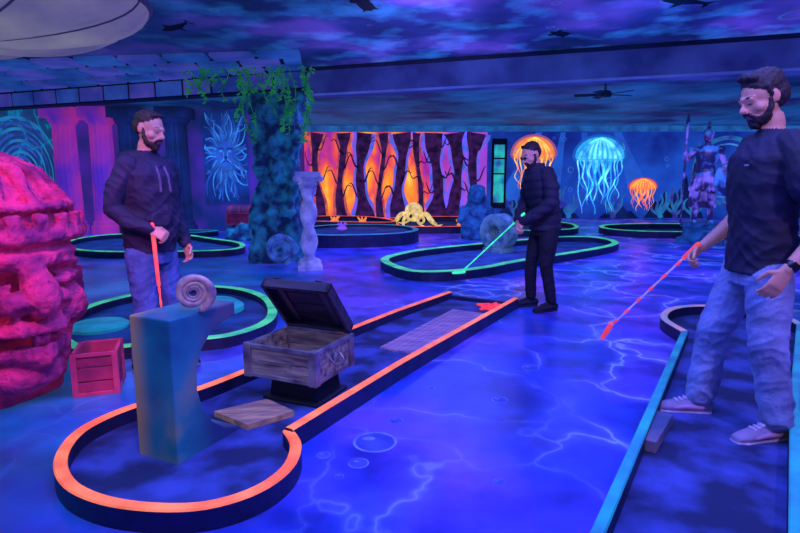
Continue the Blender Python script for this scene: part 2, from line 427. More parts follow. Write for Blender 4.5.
for i in range(44):
    x = r.uniform(3.7, 13.3); z = r.uniform(.5, 2.7); R = r.choice([.05, .07, .1, .16])
    ring(b, (x, 18.97, z), R, R*.2, (1, 0, 0), (0, 0, 1), 0)
ring(b, (10.9, 18.972, 1.6), 1.15, .14, (1, 0, 0), (0, 0, 1), 1, 40); ring(b, (10.9, 18.972, 1.6), .9, .05, (1, 0, 0), (0, 0, 1), 0, 40)
for cx in [3.9, 5.2, 5.7, 7.2, 8.8, 9.3, 9.9, 11.9, 12.6, 13.1]:
    for j in range(5):
        sg = j-2; h_ = r.uniform(.4, 1.1)
        pts = [(cx+sg*.2*t+.05*sin(t*8+j), 18.974, .03+h_*t) for t in [k/8 for k in range(9)]]
        b.ribbon(pts, [.13*(1-.6*k/8) for k in range(9)], (0, 1, 0), 1)
build(b, 'coral_reef_mural', [M_bub, M_coral, M_ray, M_dk], recalc=False)

# lion mural panel
b = MB(); cx, cz, yy = -4.42, 1.95, 14.47
b.poly([(-4.98, yy, .7), (-3.86, yy, .7), (-3.86, yy, 3.04), (-4.98, yy, 3.04)], 0)
r = random.Random(9)
for i in range(80):
    a = 2*pi*i/80; R0 = .24+.05*r.random(); R1 = .65+.45*r.random()
    pts = []
    for k in range(9):
        t = k/8; R_ = R0+(R1-R0)*t; aa = a+.30*sin(t*3+i*.7)*t
        px_, pz_ = cx+R_*cos(aa)*.8, cz+R_*1.35*sin(aa)
        if not (-4.96 < px_ < -3.88 and .72 < pz_ < 3.02): break
        pts.append((px_, yy-.006, pz_))
    if len(pts) > 2: b.ribbon(pts, [.055*(1-.7*k/8) for k in range(len(pts))], (0, 1, 0), 1 if i % 3 == 0 else 2)
b.poly([(cx+.24*cos(2*pi*k/24), yy-.01, cz+.36*sin(2*pi*k/24)) for k in range(24)], 2)
for sx in (-1, 1):
    b.poly([(cx+sx*.11+.045*cos(2*pi*k/12), yy-.014, cz+.08+.026*sin(2*pi*k/12)) for k in range(12)], 1)
    b.ribbon([(cx+sx*.03, yy-.014, cz+.12), (cx+sx*.1, yy-.014, cz+.16), (cx+sx*.18, yy-.014, cz+.13)], .03, (0, 1, 0), 0)
    b.ribbon([(cx+sx*.05, yy-.014, cz+.06), (cx+sx*.045, yy-.014, cz-.1), (cx+sx*.13, yy-.014, cz-.22)], .025, (0, 1, 0), 1)
b.poly([(cx-.06, yy-.014, cz-.05), (cx+.06, yy-.014, cz-.05), (cx, yy-.014, cz-.14)], 0)
b.ribbon([(cx-.12, yy-.014, cz-.22), (cx, yy-.014, cz-.16), (cx+.12, yy-.014, cz-.22)], .025, (0, 1, 0), 0)
M_l0 = mat('lion_bg', (0.01, 0.06, 0.28), (0.01, 0.02, 0.12), 2, 0.8, es=0.45)
M_l1 = mat('lion_cyan', (0.07, 0.42, 0.78), (0.02, 0.18, 0.5), 3, 0.8, es=0.5)
M_l2 = mat('lion_violet', (0.04, 0.15, 0.55), (0.02, 0.06, 0.30), 3, 0.8, es=0.5)
build(b, 'lion_mural', [M_l0, M_l1, M_l2], recalc=False)
# shell mural on the left wall
b = MB()
for q, (yc, zc) in enumerate([(13.25, 1.45)]):
    for k in range(9):
        R = .25+.13*k
        pts = [(-8.785-.0005*k, yc+R*1.1*cos(a), zc+R*sin(a)) for a in [pi*(-.15+1.3*i/26) for i in range(27)]]
        b.ribbon(pts, [.02+.05*sin(pi*i/26) for i in range(27)], (1, 0, 0), k % 2)
M_sh = mat('shell_cyan_paint', (0.03, 0.36, 0.60), (0.02, 0.14, 0.4), 2, .8, es=.45)
build(b, 'shell_mural', [M_sh, M_l2], recalc=False)

# ceiling sea creatures
def fish_sil(name, c, L_, ang, m, kind='shark'):
    prof = {'shark': [(-.5, 0), (-.3, .09), (-.05, .12), (0.0, .27), (.08, .11), (.3, .05), (.42, .04), (.55, .16), (.5, 0), (.55, -.12), (.42, -.03), (.2, -.06), (-.05, -.1), (-.15, -.24), (-.2, -.1), (-.4, -.06)],
            'turtle': [(-.5, .03), (-.38, .08), (-.3, .1), (-.35, .3), (-.2, .34), (-.12, .2), (.1, .22), (.3, .2), (.42, .26), (.38, .1), (.45, 0), (.38, -.1), (.42, -.26), (.3, -.2), (.1, -.22), (-.12, -.2), (-.2, -.34), (-.35, -.3), (-.3, -.1), (-.38, -.08), (-.5, -.03)]}[kind]
    mb = MB(); mb.poly([(c[0]+L_*(x*cos(ang)-y*sin(ang)), c[1]+L_*1.6*(x*sin(ang)+y*cos(ang)), 3.052) for x, y in prof], 0)
    build(mb, name, [m], recalc=False)
M_sil = mat('silhouette_paint', (0.004, 0.006, 0.025), None, 3, 0.8)
fish_sil('shark_mural', (2.75, 5.75), .6, .2, M_sil)
fish_sil('shark_mural', (-2.55, 6.7), .5, -.5, M_sil)
fish_sil('sea_turtle_mural', (-.35, 5.85), .35, 1.2, M_sil, 'turtle')
fish_sil('sea_turtle_mural', (1.9, 7.0), .3, .4, M_sil, 'turtle')
b = MB(); r = random.Random(11)
for i in range(18):
    R = r.choice([.02, .03, .05]); ring(b, (r.uniform(-4, 5), r.uniform(5.4, 7.6), 3.05), R, R*.25, (1, 0, 0), (0, 1, 0), 0)
ring(b, (4.15, 6.2, 3.05), .15, .035, (1, 0, 0), (0, 1.4, 0), 0)
M_bubc = mat('ceiling_bubble_paint', (0.10, 0.25, 0.6), None, 3, 0.7, es=0.3)
build(b, 'bubble_ceiling_mural', [M_bubc], recalc=False)

# ------------------------------------------------------------------ column row at back-left
M_col = mat('column_pink', (0.62, 0.04, 0.34), (0.14, 0.03, 0.46), 1.6, 0.7, es=0.42, stretch=(1, 1, .6))
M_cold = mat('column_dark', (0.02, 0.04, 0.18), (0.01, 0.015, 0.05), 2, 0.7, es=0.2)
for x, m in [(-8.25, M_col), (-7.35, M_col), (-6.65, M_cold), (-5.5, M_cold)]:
    b = MB()
    b.lathe([(.38, 0), (.38, .18), (.33, .2), (.33, .28), (.28, .32)], (0, 0, 0), 0, 32)
    rs = []
    for k in range(12):
        z = .3+2.34*k/11; r0 = .29-.035*k/11
        rs.append([V(((r0-.035*max(0, cos(14*a))**.6)*cos(a), (r0-.035*max(0, cos(14*a))**.6)*sin(a), z)) for a in [2*pi*j/112 for j in range(112)]])
    b.rings(rs, 0)
    b.lathe([(.25, 2.62), (.30, 2.68), (.34, 2.74), (.34, 2.8)], (0, 0, 0), 0, 32)
    b.box((0, 0, 2.92), (.74, .7, .26), 0)
    build(b, 'fluted_column', [m], (x, 14.1, 0), smooth=True)

# ------------------------------------------------------------------ rock pillar with vines
b = MB()
b.loft([(0, 0, 0, .50, .45), (0.02, 0, .3, .46, .42), (-.03, 0, .9, .38, .36), (.02, 0, 1.6, .36, .34), (0, 0, 2.1, .42, .38), (0, 0, 2.66, .47, .42)], 0)
b.tube([(-.3, -.25, 0), (-.28, -.3, .8), (-.2, -.28, 1.7), (-.3, -.2, 2.5)], [.16, .11, .1, .15], 0)
b.tube([(.28, -.3, 0), (.22, -.3, .9), (.3, -.25, 1.6), (.25, -.25, 2.6)], [.14, .1, .12, .14], 0)
b.tube([(0, -.36, 0), (-.02, -.36, .9), (.04, -.33, 1.6), (-.05, -.35, 2.6)], [.10, .07, .08, .1], 0)
def dstone(a, f, seed=0):
    return lambda co, m: a*noise.noise(co*f+V((seed, 0, 0))) + a*.5*noise.noise(co*f*2.7)
remesh(b, 'rock_pillar', [M_stone], .03, 1, dstone(.10, 3.5), (-2.0, 9.35, 0))
M_leaf = mat('vine_leaf', (0.03, 0.40, 0.10), (0.01, 0.14, 0.08), 6, 0.6, es=0.28)
b = MB(); r = random.Random(21)
for i in range(34):
    x0 = r.uniform(-1.25, .65); L_ = r.uniform(.2, .55) if x0 < -.4 else r.uniform(.3, 1.15); ph = r.random()*6
    y0 = -.58+r.uniform(-.1, .08)
    st = [(x0+.06*sin(ph+t*6), y0-.05*t, .36-L_*t) for t in [k/6 for k in range(7)]]
    b.tube(st, .006, 0, seg=5)
    for k in range(int(L_*36)):
        t = r.random()**.8; p = V((x0+.06*sin(ph+t*6), y0-.05*t, .36-L_*t)); a = r.uniform(0, 2*pi)
        d = V((cos(a)*.06, -.02+.03*sin(a), -.03+r.uniform(-.02, .03))); w = V((-sin(a)*.022, .01, .02))
        b.add([p, p+d*.5+w, p+d, p+d*.5-w], [(0, 1, 2, 3)], 0)
build(b, 'hanging_vines', [M_leaf], (-2.0, 9.35, 2.65), recalc=False)

# twisted white greek column
b = MB()
b.box((0, 0, .04), (.36, .36, .08)); b.lathe([(.17, .08), (.17, .13), (.13, .16)], (0, 0, 0), 0)
rs = []
for k in range(90):
    z = .15+1.08*k/89; rs.append([V(((.10+.030*cos(2*a+z*15))*cos(a), (.10+.030*cos(2*a+z*15))*sin(a), z)) for a in [2*pi*j/36 for j in range(36)]])
b.rings(rs, 0)
b.lathe([(.11, 1.22), (.15, 1.28), (.12, 1.31), (.17, 1.37)], (0, 0, 0), 0); b.box((0, 0, 1.41), (.36, .36, .08))
for sx in (-1, 1): b.tube([(sx*.17, -.16, 1.35), (sx*.17, .16, 1.35)], .05, 0)
build(b, 'twisted_column', [M_white], (-1.36, 8.35, 0), .2, smooth=True, ang=70)

def ammonite(name, c, R, rz, m):
    pts = []; rad = []
    n = 300; turns = 3.6
    for i in range(n):
        t = i/(n-1); a = -t*2*pi*turns+2.6; q = R*.80*math.exp(-.47*turns*(1-t)); rr_ = q*.245*(1+.16*sin(t*turns*2*pi*3.0))*(1 if t < .99 else .9)
        pts.append((q*cos(a), 0, q*sin(a))); rad.append((rr_*.95, rr_))
    mb = MB(); mb.tube(pts, rad, 0, side=(0, 1, 0), seg=14)
    zmin = min(p.z for p in mb.v)
    for p in mb.v: p.z -= zmin
    build(mb, name, [m], c, rz, smooth=True, ang=70)
M_amm = mat('ammonite_shell', (0.60, 0.34, 0.30), (0.13, 0.08, 0.18), 14, 0.4, es=0.10)
M_ammb = mat('ammonite_blue', (0.10, 0.30, 0.6), (0.02, 0.06, 0.22), 8, 0.6, es=0.14)
ammonite('ammonite_shell', (-.99, 2.63, .718), .112, .38, M_amm)
ammonite('ammonite_fossil', (-1.86, 8.62, 0), .30, .3, M_ammb)

# ------------------------------------------------------------------ main mini golf lane
path = [(.56, 6.18), (-.05, 5.26), (-.47, 4.55), (-.98, 3.66), (-1.22, 3.26), (-1.43, 3.06), (-1.56, 2.88), (-1.62, 2.66), (-1.56, 2.41), (-1.41, 2.20),
        (-1.21, 2.07), (-.98, 2.01), (-.76, 2.02), (-.59, 2.13), (-.50, 2.31), (-.50, 2.52), (-.57, 2.68)]
pc = catmull(path[3:], 5)
b = MB()
full = [V((*p, 0)) for p in path[:3]] + pc
b.rail(full, .056, .10, 0, 1)
b.rail([V((-.56, 2.66, 0)), V((0, 3.70, 0)), V((1.22, 5.78, 0))], .052, .115, 0, 1)
b.rail([V((.56, 6.18, 0)), V((1.22, 5.78, 0))], .05, .06, 1, 1)
bed = [(p.x, p.y) for p in full] + [(0, 3.7), (1.22, 5.78)]
def slabpoly(mb, pts, z0, z1, m):
    mb.prism(pts, (0, 0, z0), (1, 0, 0), (0, 1, 0), (0, 0, z1-z0), m)
slabpoly(b, bed, 0.0, .018, 2)
build(b, 'minigolf_lane', [M_orange, M_side, M_bed], recalc=True)
def board(mb, q, z, th, n, m):
    q = [V((*p, z)) for p in q]
    for i in range(n):
        a, c_ = i/n+.006, (i+1)/n-.006
        p = [q[0].lerp(q[1], a), q[0].lerp(q[1], c_), q[3].lerp(q[2], c_), q[3].lerp(q[2], a)]
        mb.add([x for x in p]+[x-V((0, 0, th)) for x in p], [(0, 1, 2, 3), (7, 6, 5, 4), (0, 4, 5, 1), (1, 5, 6, 2), (2, 6, 7, 3), (3, 7, 4, 0)], m)
b = MB(); board(b, [(-1.06, 3.02), (-.82, 2.84), (-.60, 3.02), (-.80, 3.20)], .05, .032, 5, 0); build(b, 'wooden_plank', [M_plank])
b = MB(); board(b, [(-.16, 4.30), (.16, 4.10), (.86, 5.40), (.54, 5.60)], .034, .016, 7, 0); build(b, 'wooden_plank', [M_plank2])
b = MB()
M_hole = mat('hole_mat_red', (1, .06, .06), (.7, .02, .05), 6, .6, es=.8)
b.lathe([(.13, .018), (.13, .024), (.06, .024)], (0, 0, 0), 0, 24)
for k in range(5):
    a = 2*pi*k/5; b.tube([(.05*cos(a), .05*sin(a), .03), (.19*cos(a), .19*sin(a), .03)], [.035, .012], 0, seg=8)
build(b, 'red_starfish', [M_hole], (.98, 5.72, 0))

# half-arch obstacle
def mat_arch():
    g = nodes_for('arch_lit_colour', 0.36)
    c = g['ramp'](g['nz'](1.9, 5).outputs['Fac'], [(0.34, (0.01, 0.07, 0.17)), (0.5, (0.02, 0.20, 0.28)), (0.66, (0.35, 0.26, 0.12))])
    c = g['mixc'](g['mul'](g['rangef']('X', -1.17, -1.30), .85), c, (.60, .33, .10))  # gold light on the left edge, painted into the colour
    c = g['mixc'](g['mul'](g['rangef']('X', -1.04, -.92), .8), c, (.03, .03, .14))  # shaded side, darkened in the colour
    return g['out'](c, .08)
M_arch = mat_arch()
B_ = V((.42, .91, 0)).normalized(); A_ = V((-.90, .43, 0)).normalized()
prof = [(0, 0), (.46, 0), (.44, .03), (.33, .07), (.24, .14), (.175, .24), (.15, .34), (.155, .44), (.19, .53), (.26, .60), (.34, .635), (.44, .65), (.44, .72), (0, .72)]
b = MB(); b.prism(prof, (-1.05, 2.47, .0), B_, (0, 0, 1), A_*.26, 0)
build(b, 'arch_obstacle', [M_arch], bevel=.008)

# ------------------------------------------------------------------ treasure chest
M_iron = mat('iron_band', (0.40, 0.35, 0.38), (0.12, 0.09, 0.14), 8, .45, metal=.4)
e = empty('treasure_chest', (-.62, 3.36, 0)); e.rotation_euler[2] = radians(-24)
b = MB(); b.box((.02, .02, .10), (.34, .30, .17), 0, taper=.9); b.box((.02, .02, .025), (.40, .36, .03), 0)
build(b, 'chest_pedestal', [M_black], parent=e, bevel=.01)
b = MB(); W, D, H0, H1 = .48, .42, .18, .375
for iz in range(2):
    zc = H0+(iz+.5)*(H1-H0)/2; hh = (H1-H0)/2-.006
    for sy in (-1, 1): b.box((0, sy*(D/2-.012), zc), (W-.02, .024, hh), 0)
    for sx in (-1, 1): b.box((sx*(W/2-.012), 0, zc), (.024, D-.02, hh), 0)
b.box((0, 0, H0+.012), (W-.02, D-.02, .024), 0)
for sx in (-1, 1):
    for sy in (-1, 1): b.box((sx*(W/2-.008), sy*(D/2-.008), (H0+H1)/2), (.05, .05, H1-H0+.012), 1)
for z in (H0+.008, H1-.008):
    for sy in (-1, 1): b.box((0, sy*(D/2), z), (W, .02, .022), 1)
    for sx in (-1, 1): b.box((sx*(W/2), 0, z), (.02, D, .022), 1)
for k in range(5):
    for sy in (-1, 1): b.ell((-.16+.08*k, sy*(D/2+.012), (H0+H1)/2), (.007, .005, .007), 1, seg=8, rings=6)
b.ell((W/2+.012, 0, .29), (.008, .02, .03), 1)
b.tube([(W/2+.01, -.06, .30), (W/2+.04, -.05, .265), (W/2+.045, 0, .255), (W/2+.04, .05, .265), (W/2+.01, .06, .30)], .007, 1, seg=8)
build(b, 'chest_box', [M_wood, M_iron], parent=e, bevel=.004)
b = MB()
OA = 50
def lbox(c, size, m):
    Rr = Matrix.Rotation(radians(-OA), 3, 'X'); cc = Rr @ V(c) + V((0, D/2, H1+.01)); b.box(cc, size, m, Rr)
for k in range(4): lbox((0, -D*(k+.5)/4, .055), (W, D/4-.004, .02), 0)
for sx in (-1, 1): lbox((sx*(W/2-.012), -D/2, .025), (.024, D, .06), 0)
lbox((0, -D+.012, .025), (W, .024, .06), 0); lbox((0, -.012, .025), (W, .024, .06), 0)
for x in (-.15, .15): lbox((x, -D/2, .068), (.05, D+.01, .008), 1); lbox((x, -D/2, .04), (.04, D-.06, .012), 1)
M_dwood = mat('dark_wood', (0.07, 0.045, 0.07), (0.02, 0.015, 0.03), 4, .6, stretch=(1, 8, 8))
M_dwood2 = mat('dark_wood_band', (0.10, 0.07, 0.11), (0.04, 0.03, 0.05), 4, .5)
build(b, 'chest_lid', [M_dwood, M_dwood2], parent=e, bevel=.003)

# ------------------------------------------------------------------ crates
def crate(name, loc, size, rz, m1, m2, z=0):
    W, D, H = size; mb = MB()
    n = 3
    for k in range(n):
        zc = (k+.5)*H/n; hh = H/n-.008
        for sy in (-1, 1): mb.box((0, sy*(D/2-.01), zc), (W-.01, .02, hh), 0)
        for sx in (-1, 1): mb.box((sx*(W/2-.01), 0, zc), (.02, D-.01, hh), 0)
    mb.box((0, 0, .012), (W-.02, D-.02, .02), 0)
    for sx in (-1, 1):
        for sy in (-1, 1): mb.box((sx*(W/2-.004), sy*(D/2-.004), H/2), (.035, .035, H), 1)
    for zz in (H-.012, .012):
        for sy in (-1, 1): mb.box((0, sy*(D/2+.002), zz), (W, .018, .024), 1)
        for sx in (-1, 1): mb.box((sx*(W/2+.002), 0, zz), (.018, D, .024), 1)
    mb.box((0, 0, H*.55), (W-.04, D-.04, .02), 1)
    return build(mb, name, [m1, m2], (loc[0], loc[1], z), rz, bevel=.003)
M_red = mat('red_wood', (0.45, 0.03, 0.10), (0.16, 0.012, 0.06), 4, .7, es=.08)
M_redl = mat('red_wood_edge', (0.6, 0.06, 0.15), (0.30, 0.02, 0.09), 4, .7, es=.10)
crate('red_crate', (-1.97, 3.52), (.24, .30, .28), radians(20), M_red, M_redl)

# ------------------------------------------------------------------ colossal stone head
M_head = mat('red_lit_stone', (0.70, 0.04, 0.20), (0.20, 0.012, 0.12), 7, .9, es=.08, bump=1.0, bscale=30, detail=10)
b = MB()
b.ell((0, 0, 1.0), (.54, .55, .50)); b.ell((0, .04, .62), (.50, .50, .60)); b.loft([(0, 0, 0, .40, .40), (0, 0, .2, .46, .46), (0, 0, .5, .49, .49)], 0)
for zz, R_, q in ((1.02, .585, .055), (1.19, .55, .03)):
    b.tube([(R_*cos(a), R_*sin(a), zz) for a in [2*pi*k/40 for k in range(41)]], q, 0, side=(0, 0, 1), seg=10)
for k in range(12):
    a = radians(-90+(k-5.5)*20); b.tube([(.54*cos(a), .54*sin(a), 1.2), (.40*cos(a), .40*sin(a), 1.40), (.15*cos(a), .15*sin(a), 1.50)], [.032, .04, .03], 0)
for k in range(16):
    a = radians(-90+(k-7.5)*15); b.box((.60*cos(a), .60*sin(a), 1.10), (.05, .08, .10), 0, Matrix.Rotation(a, 3, 'Z'))
b.tube([(-.32, -.45, .93), (-.12, -.56, .90), (0, -.58, .89), (.12, -.56, .90), (.32, -.45, .93)], [.05, .065, .06, .065, .05])
b.tube([(0, -.54, .90), (0, -.64, .76), (0, -.67, .67)], [(.07), (.09), (.105)])
for sx in (-1, 1):
    b.ell((sx*.12, -.61, .65), (.09, .09, .07)); b.ell((sx*.24, -.46, .80), (.10, .07, .04)); b.tube([(sx*.10, -.56, .85), (sx*.24, -.54, .865), (sx*.38, -.42, .83)], .028)
    b.tube([(sx*.11, -.55, .755), (sx*.24, -.53, .735), (sx*.37, -.42, .755)], .026); b.ell((sx*.30, -.34, .56), (.17, .15, .17))
    b.tube([(sx*.53, .0, .98), (sx*.56, .03, .8), (sx*.53, 0, .55)], [.08, .10, .07]); b.box((sx*.52, -.08, .60), (.14, .20, .30), 0)
b.tube([(-.25, -.46, .475), (-.1, -.61, .50), (0, -.62, .485), (.1, -.61, .50), (.25, -.46, .475)], [.035, .065, .055, .065, .035])
b.tube([(-.23, -.46, .36), (0, -.62, .335), (.23, -.46, .36)], [.04, .08, .04])
b.ell((0, -.46, .2), (.22, .14, .12))
def dhead(co, m):
    d = .012*noise.noise(co*4)+.010*noise.noise(co*11)+.009*noise.noise(co*26)+.006*noise.noise(co*60)
    if co.y < -.25:
        d -= .07*math.exp(-((co.z-.425)/.022)**2)*(1 if abs(co.x) < .27 else 0)
        for sx in (-1, 1):
            d -= .06*math.exp(-(((co.x-sx*.12)/.035)**2+((co.z-.61)/.022)**2))
        d -= .05*math.exp(-(((abs(co.x)-.24)/.11)**2)-((co.z-.80)/.022)**2)
    d -= .035*math.exp(-((co.z-.955)/.018)**2)
    return d
remesh(b, 'colossal_stone_head', [M_head], .014, 1, dhead, (-2.66, 3.45, 0), radians(64))

# ------------------------------------------------------------------ side courses
def course(name, pts, m, w=.08, h=.10, bedm=M_bed, n=6, bz=.02):
    c = catmull(pts, n, True); mb = MB(); mb.rail(c, w, h, 0, 1, True); slabpoly(mb, [(p.x, p.y) for p in c], 0, bz, 2)
    return build(mb, name, [m, M_side, bedm])
M_bedd = mat('lane_felt_dark', (0.02, 0.08, 0.30), (0.01, 0.025, 0.12), 3, .8, es=.16)
course('minigolf_lane', [(-.23, 8.41), (-.05, 9.1), (.53, 9.85), (2.0, 10.95), (3.4, 11.85), (4.1, 11.8), (4.22, 10.93), (3.59, 9.99), (1.82, 8.41), (1.2, 7.78), (.67, 7.45), (.14, 7.50)], M_green, .13, .13, M_bedd)
course('minigolf_lane', [(-2.48, 4.13), (-2.18, 4.10), (-1.8, 4.28), (-1.38, 4.45), (-1.19, 5.0), (-1.45, 5.88), (-1.99, 6.44), (-2.63, 6.44), (-3.09, 5.6), (-2.95, 4.7)], M_green, .09, .10, M_bedd)
course('minigolf_lane', [(-5.17, 9.57), (-3.79, 9.57), (-2.95, 9.9), (-3.1, 10.8), (-3.9, 11.6), (-5.1, 12.6), (-6.38, 12.5), (-6.7, 11.47), (-6.1, 10.2)], M_green, .10, .12, M_bedd)
course('minigolf_lane', [(-6.0, 13.0), (-5.2, 12.95), (-4.6, 13.05), (-4.5, 13.5), (-6.1, 13.5)], M_teal, .09, .12, M_bedd)
b = MB(); b.lathe([(.24, 0), (.25, .03), (.22, .05)], (0, 0, 0), 0, 32); build(b, 'teal_tee_mat', [M_teal], (-2.72, 4.92, .018), smooth=True)
b = MB(); b.lathe([(.34, 0), (.34, .05), (.26, .10), (.16, .12)], (0, 0, 0), 0, 32); build(b, 'teal_putting_mound', [M_teal], (-1.95, 5.6, .018), smooth=True)
# right course
b = MB()
L_ = [V((.28, 1.15, 0)), V((.75, 1.9, 0)), V((2.36, 4.5, 0))]
cur = catmull([(2.36, 4.5), (2.40, 4.95), (2.65, 5.32), (2.99, 5.45), (3.33, 5.33), (3.52, 5.0), (3.47, 4.72)], 6)
b.rail(L_, .05, .11, 0, 1); b.rail(cur, .06, .11, 3, 1); b.rail([V((3.47, 4.72, 0)), V((2.27, 3.06, 0)), V((.95, 1.15, 0))], .05, .11, 0, 1)
slabpoly(b, [(.28, 1.15), (.75, 1.9), (2.36, 4.5)]+[(p.x, p.y) for p in cur]+[(2.27, 3.06), (.95, 1.15)], 0, .018, 2)
M_tan = mat('rim_tan', (0.75, 0.32, 0.30), (0.15, 0.3, 0.42), 3, .5, es=.4)
build(b, 'minigolf_lane', [M_teal, M_side, M_bed, M_tan])
M_bm = mat('bumper_wood', (0.25, 0.18, 0.25), (0.05, 0.08, 0.18), 3, .6, es=.05)
def beamb(a, c_, w, h):
    mb = MB(); a, c_ = V((*a, 0)), V((*c_, 0)); t = (c_-a).normalized(); R_ = Matrix(((t.x, -t.y, 0), (t.y, t.x, 0), (0, 0, 1)))
    mid = (a+c_)/2; mb.box((mid.x, mid.y, .018+h/2), ((c_-a).length, w, h), 0, R_); build(mb, 'wooden_bumper', [M_bm], bevel=.006)
beamb((1.22, 2.60), (1.46, 2.93), .09, .065); beamb((1.84, 2.34), (2.20, 2.84), .09, .065)
# far courses
course('minigolf_lane', [(5.5, 12.9), (6.5, 12.7), (7.8, 12.6), (8.6, 13.2), (8.3, 14.6), (6.8, 15.0), (5.4, 14.6), (5.0, 13.6)], M_green, .12, .16, M_bedd)
course('minigolf_lane', [(7.0, 11.0), (7.6, 10.2), (9.2, 10.2), (9.6, 11.4), (8.2, 12.0)], M_green, .12, .14, M_bedd)
course('minigolf_lane', [(-1.6, 11.0), (-.1, 11.3), (.35, 12.3), (-.2, 13.4), (-1.6, 13.4), (-2.2, 12.2)], M_teal, .12, .26, M_bedd, bz=.2)
course('minigolf_lane', [(-2.9, 14.9), (-.4, 14.2), (-.3, 15.2), (-1.1, 16.4), (-2.6, 16.4)], M_redrim, .09, .26, M_bedd, bz=.14)
course('minigolf_lane', [(.2, 13.9), (2.0, 14.1), (3.2, 15.8), (2.2, 17.4), (.4, 17.4), (-.4, 16.4), (-.1, 14.8)], M_redrim, .08, .18, M_bedd)
course('minigolf_lane', [(2.9, 13.2), (4.2, 13.6), (4.6, 15.2), (3.9, 16.4), (3.1, 15.0)], M_green, .10, .15, M_bedd)
M_cp = mat('added_glow_hot', (1, .15, .05), (.9, .4, .05), 4, .6, es=.7); M_cv = mat('added_glow_violet', (.45, .12, .9), (.2, .1, .6), 4, .6, es=.4)  # corals added as glowing stand-ins for the red and orange course lights
rq = random.Random(4)
for i, (x, y, z, m) in enumerate([(-1.3, 12.5, .2, M_cv), (-1.8, 15.4, .14, M_cp), (-1.0, 15.0, .14, M_cp), (1.7, 15.6, .02, M_cp)]):
    b = MB(); b.ell((0, 0, .05), (.12, .12, .05))
    for k in range(7):
        a = 2*pi*k/7; l = rq.uniform(.08, .15); b.tube([(0, 0, .05), (l*.5*cos(a), l*.5*sin(a), .09), (l*cos(a), l*sin(a), .10+l*.6)], [.03, .024, .016], 0, seg=8)
    build(b, 'added_glow_coral', [m], (x, y, z), smooth=True)

# stone ring
M_grey = mat('grey_teal_stone', (0.20, 0.40, 0.42), (0.03, 0.12, 0.2), 6, .8, es=.10, bump=.6)
b = MB(); rs = []
for k in range(36):
    a = 2*pi*k/36; ca, sa = cos(a), sin(a); r0, r1, t = .13, .34, .13
    rs.append([V((r*ca, y, r*sa+.36)) for r, y in [(r0, -t), (r0+.03, -t-.02), (r1-.03, -t-.02), (r1, -t), (r1, t), (r1-.03, t+.02), (r0+.03, t+.02), (r0, t)]])
rs.append(rs[0]); b.rings(rs, 0, False); b.box((0, 0, .04), (.44, .34, .08), 0)
build(b, 'stone_ring_obstacle', [M_grey], (1.80, 10.2, .02), radians(-50), smooth=True)

# yellow octopus
M_oct = mat('yellow_glow', (1.0, .80, .28), (.50, .36, .10), 7, .6, es=.75)
b = MB(); b.ell((0, 0, .46), (.27, .26, .25)); b.ell((0, -.1, .28), (.20, .20, .14))
for k in range(8):
    a = 2*pi*k/8+.2; p = [(.15*cos(a), .15*sin(a), .24), (.38*cos(a), .38*sin(a), .38), (.58*cos(a), .58*sin(a), .16), (.74*cos(a+.2), .74*sin(a+.2), .04), (.86*cos(a+.4), .86*sin(a+.4), .06)]
    b.tube([tuple(q) for q in catmull(p, 4)], [.07*(1-.75*i/16) for i in range(17)], 0, seg=8)
for sx in (-1, 1): b.ell((sx*.1, -.27, .32), (.05, .04, .055), 1)
remesh(b, 'octopus_sculpture', [M_oct, M_black], .02, 1, None, (.38, 15.4, .05), scale=.92)

# stone idol bust
b = MB(); b.loft([(0, 0, 0, .34, .30), (0, 0, .25, .36, .3), (0, .02, .55, .33, .24), (0, .03, .72, .25, .18), (0, .02, .8, .12, .12)], 0)
b.ell((0, -.02, .95), (.16, .18, .21)); b.ell((0, -.19, .93), (.03, .04, .05)); b.ell((0, -.14, .84), (.09, .07, .07)); b.tube([(-.08, -.16, 1.0), (.08, -.16, 1.0)], .03)
for sx in (-1, 1): b.tube([(sx*.28, 0, .66), (sx*.36, -.08, .4), (sx*.12, -.3, .3)], [.1, .08, .07]); b.tube([(sx*.14, 0, 1.05), (sx*.2, .02, .8), (sx*.2, 0, .6)], .05)
b.ell((0, .02, 1.1), (.19, .19, .12))
M_idol = mat('idol_blue_stone', (0.03, 0.20, 0.42), (0.005, 0.02, 0.10), 5, .8, es=.15, bump=.5)
remesh(b, 'stone_idol_statue', [M_idol], .02, 1, dstone(.03, 6), (1.72, 12.6, 0), radians(-15))

# small red chest on rock
b = MB(); b.loft([(0, 0, 0, .48, .4), (0, 0, .25, .42, .34), (0, 0, .36, .34, .28)], 0)
remesh(b, 'rock_mound', [M_stone], .03, 1, dstone(.08, 4), (-3.45, 12.6, 0))
e = empty('red_treasure_chest', (-3.55, 12.55, .34))
c_ = crate('chest_body', (0, 0), (.56, .36, .26), 0, M_red, M_redl); c_.parent = e
b = MB(); pr = [(.18*cos(a), .14*sin(a)) for a in [pi*k/10 for k in range(11)]]
b.prism(pr, (-.28, 0, .265), (0, 1, 0), (0, 0, 1), (.56, 0, 0), 0)
for x in (-.2, 0, .2): b.prism([(p[0]*1.06, p[1]*1.06) for p in pr], (x-.02, 0, .265), (0, 1, 0), (0, 0, 1), (.04, 0, 0), 1)
build(b, 'chest_cover', [M_red, M_redl], parent=e)

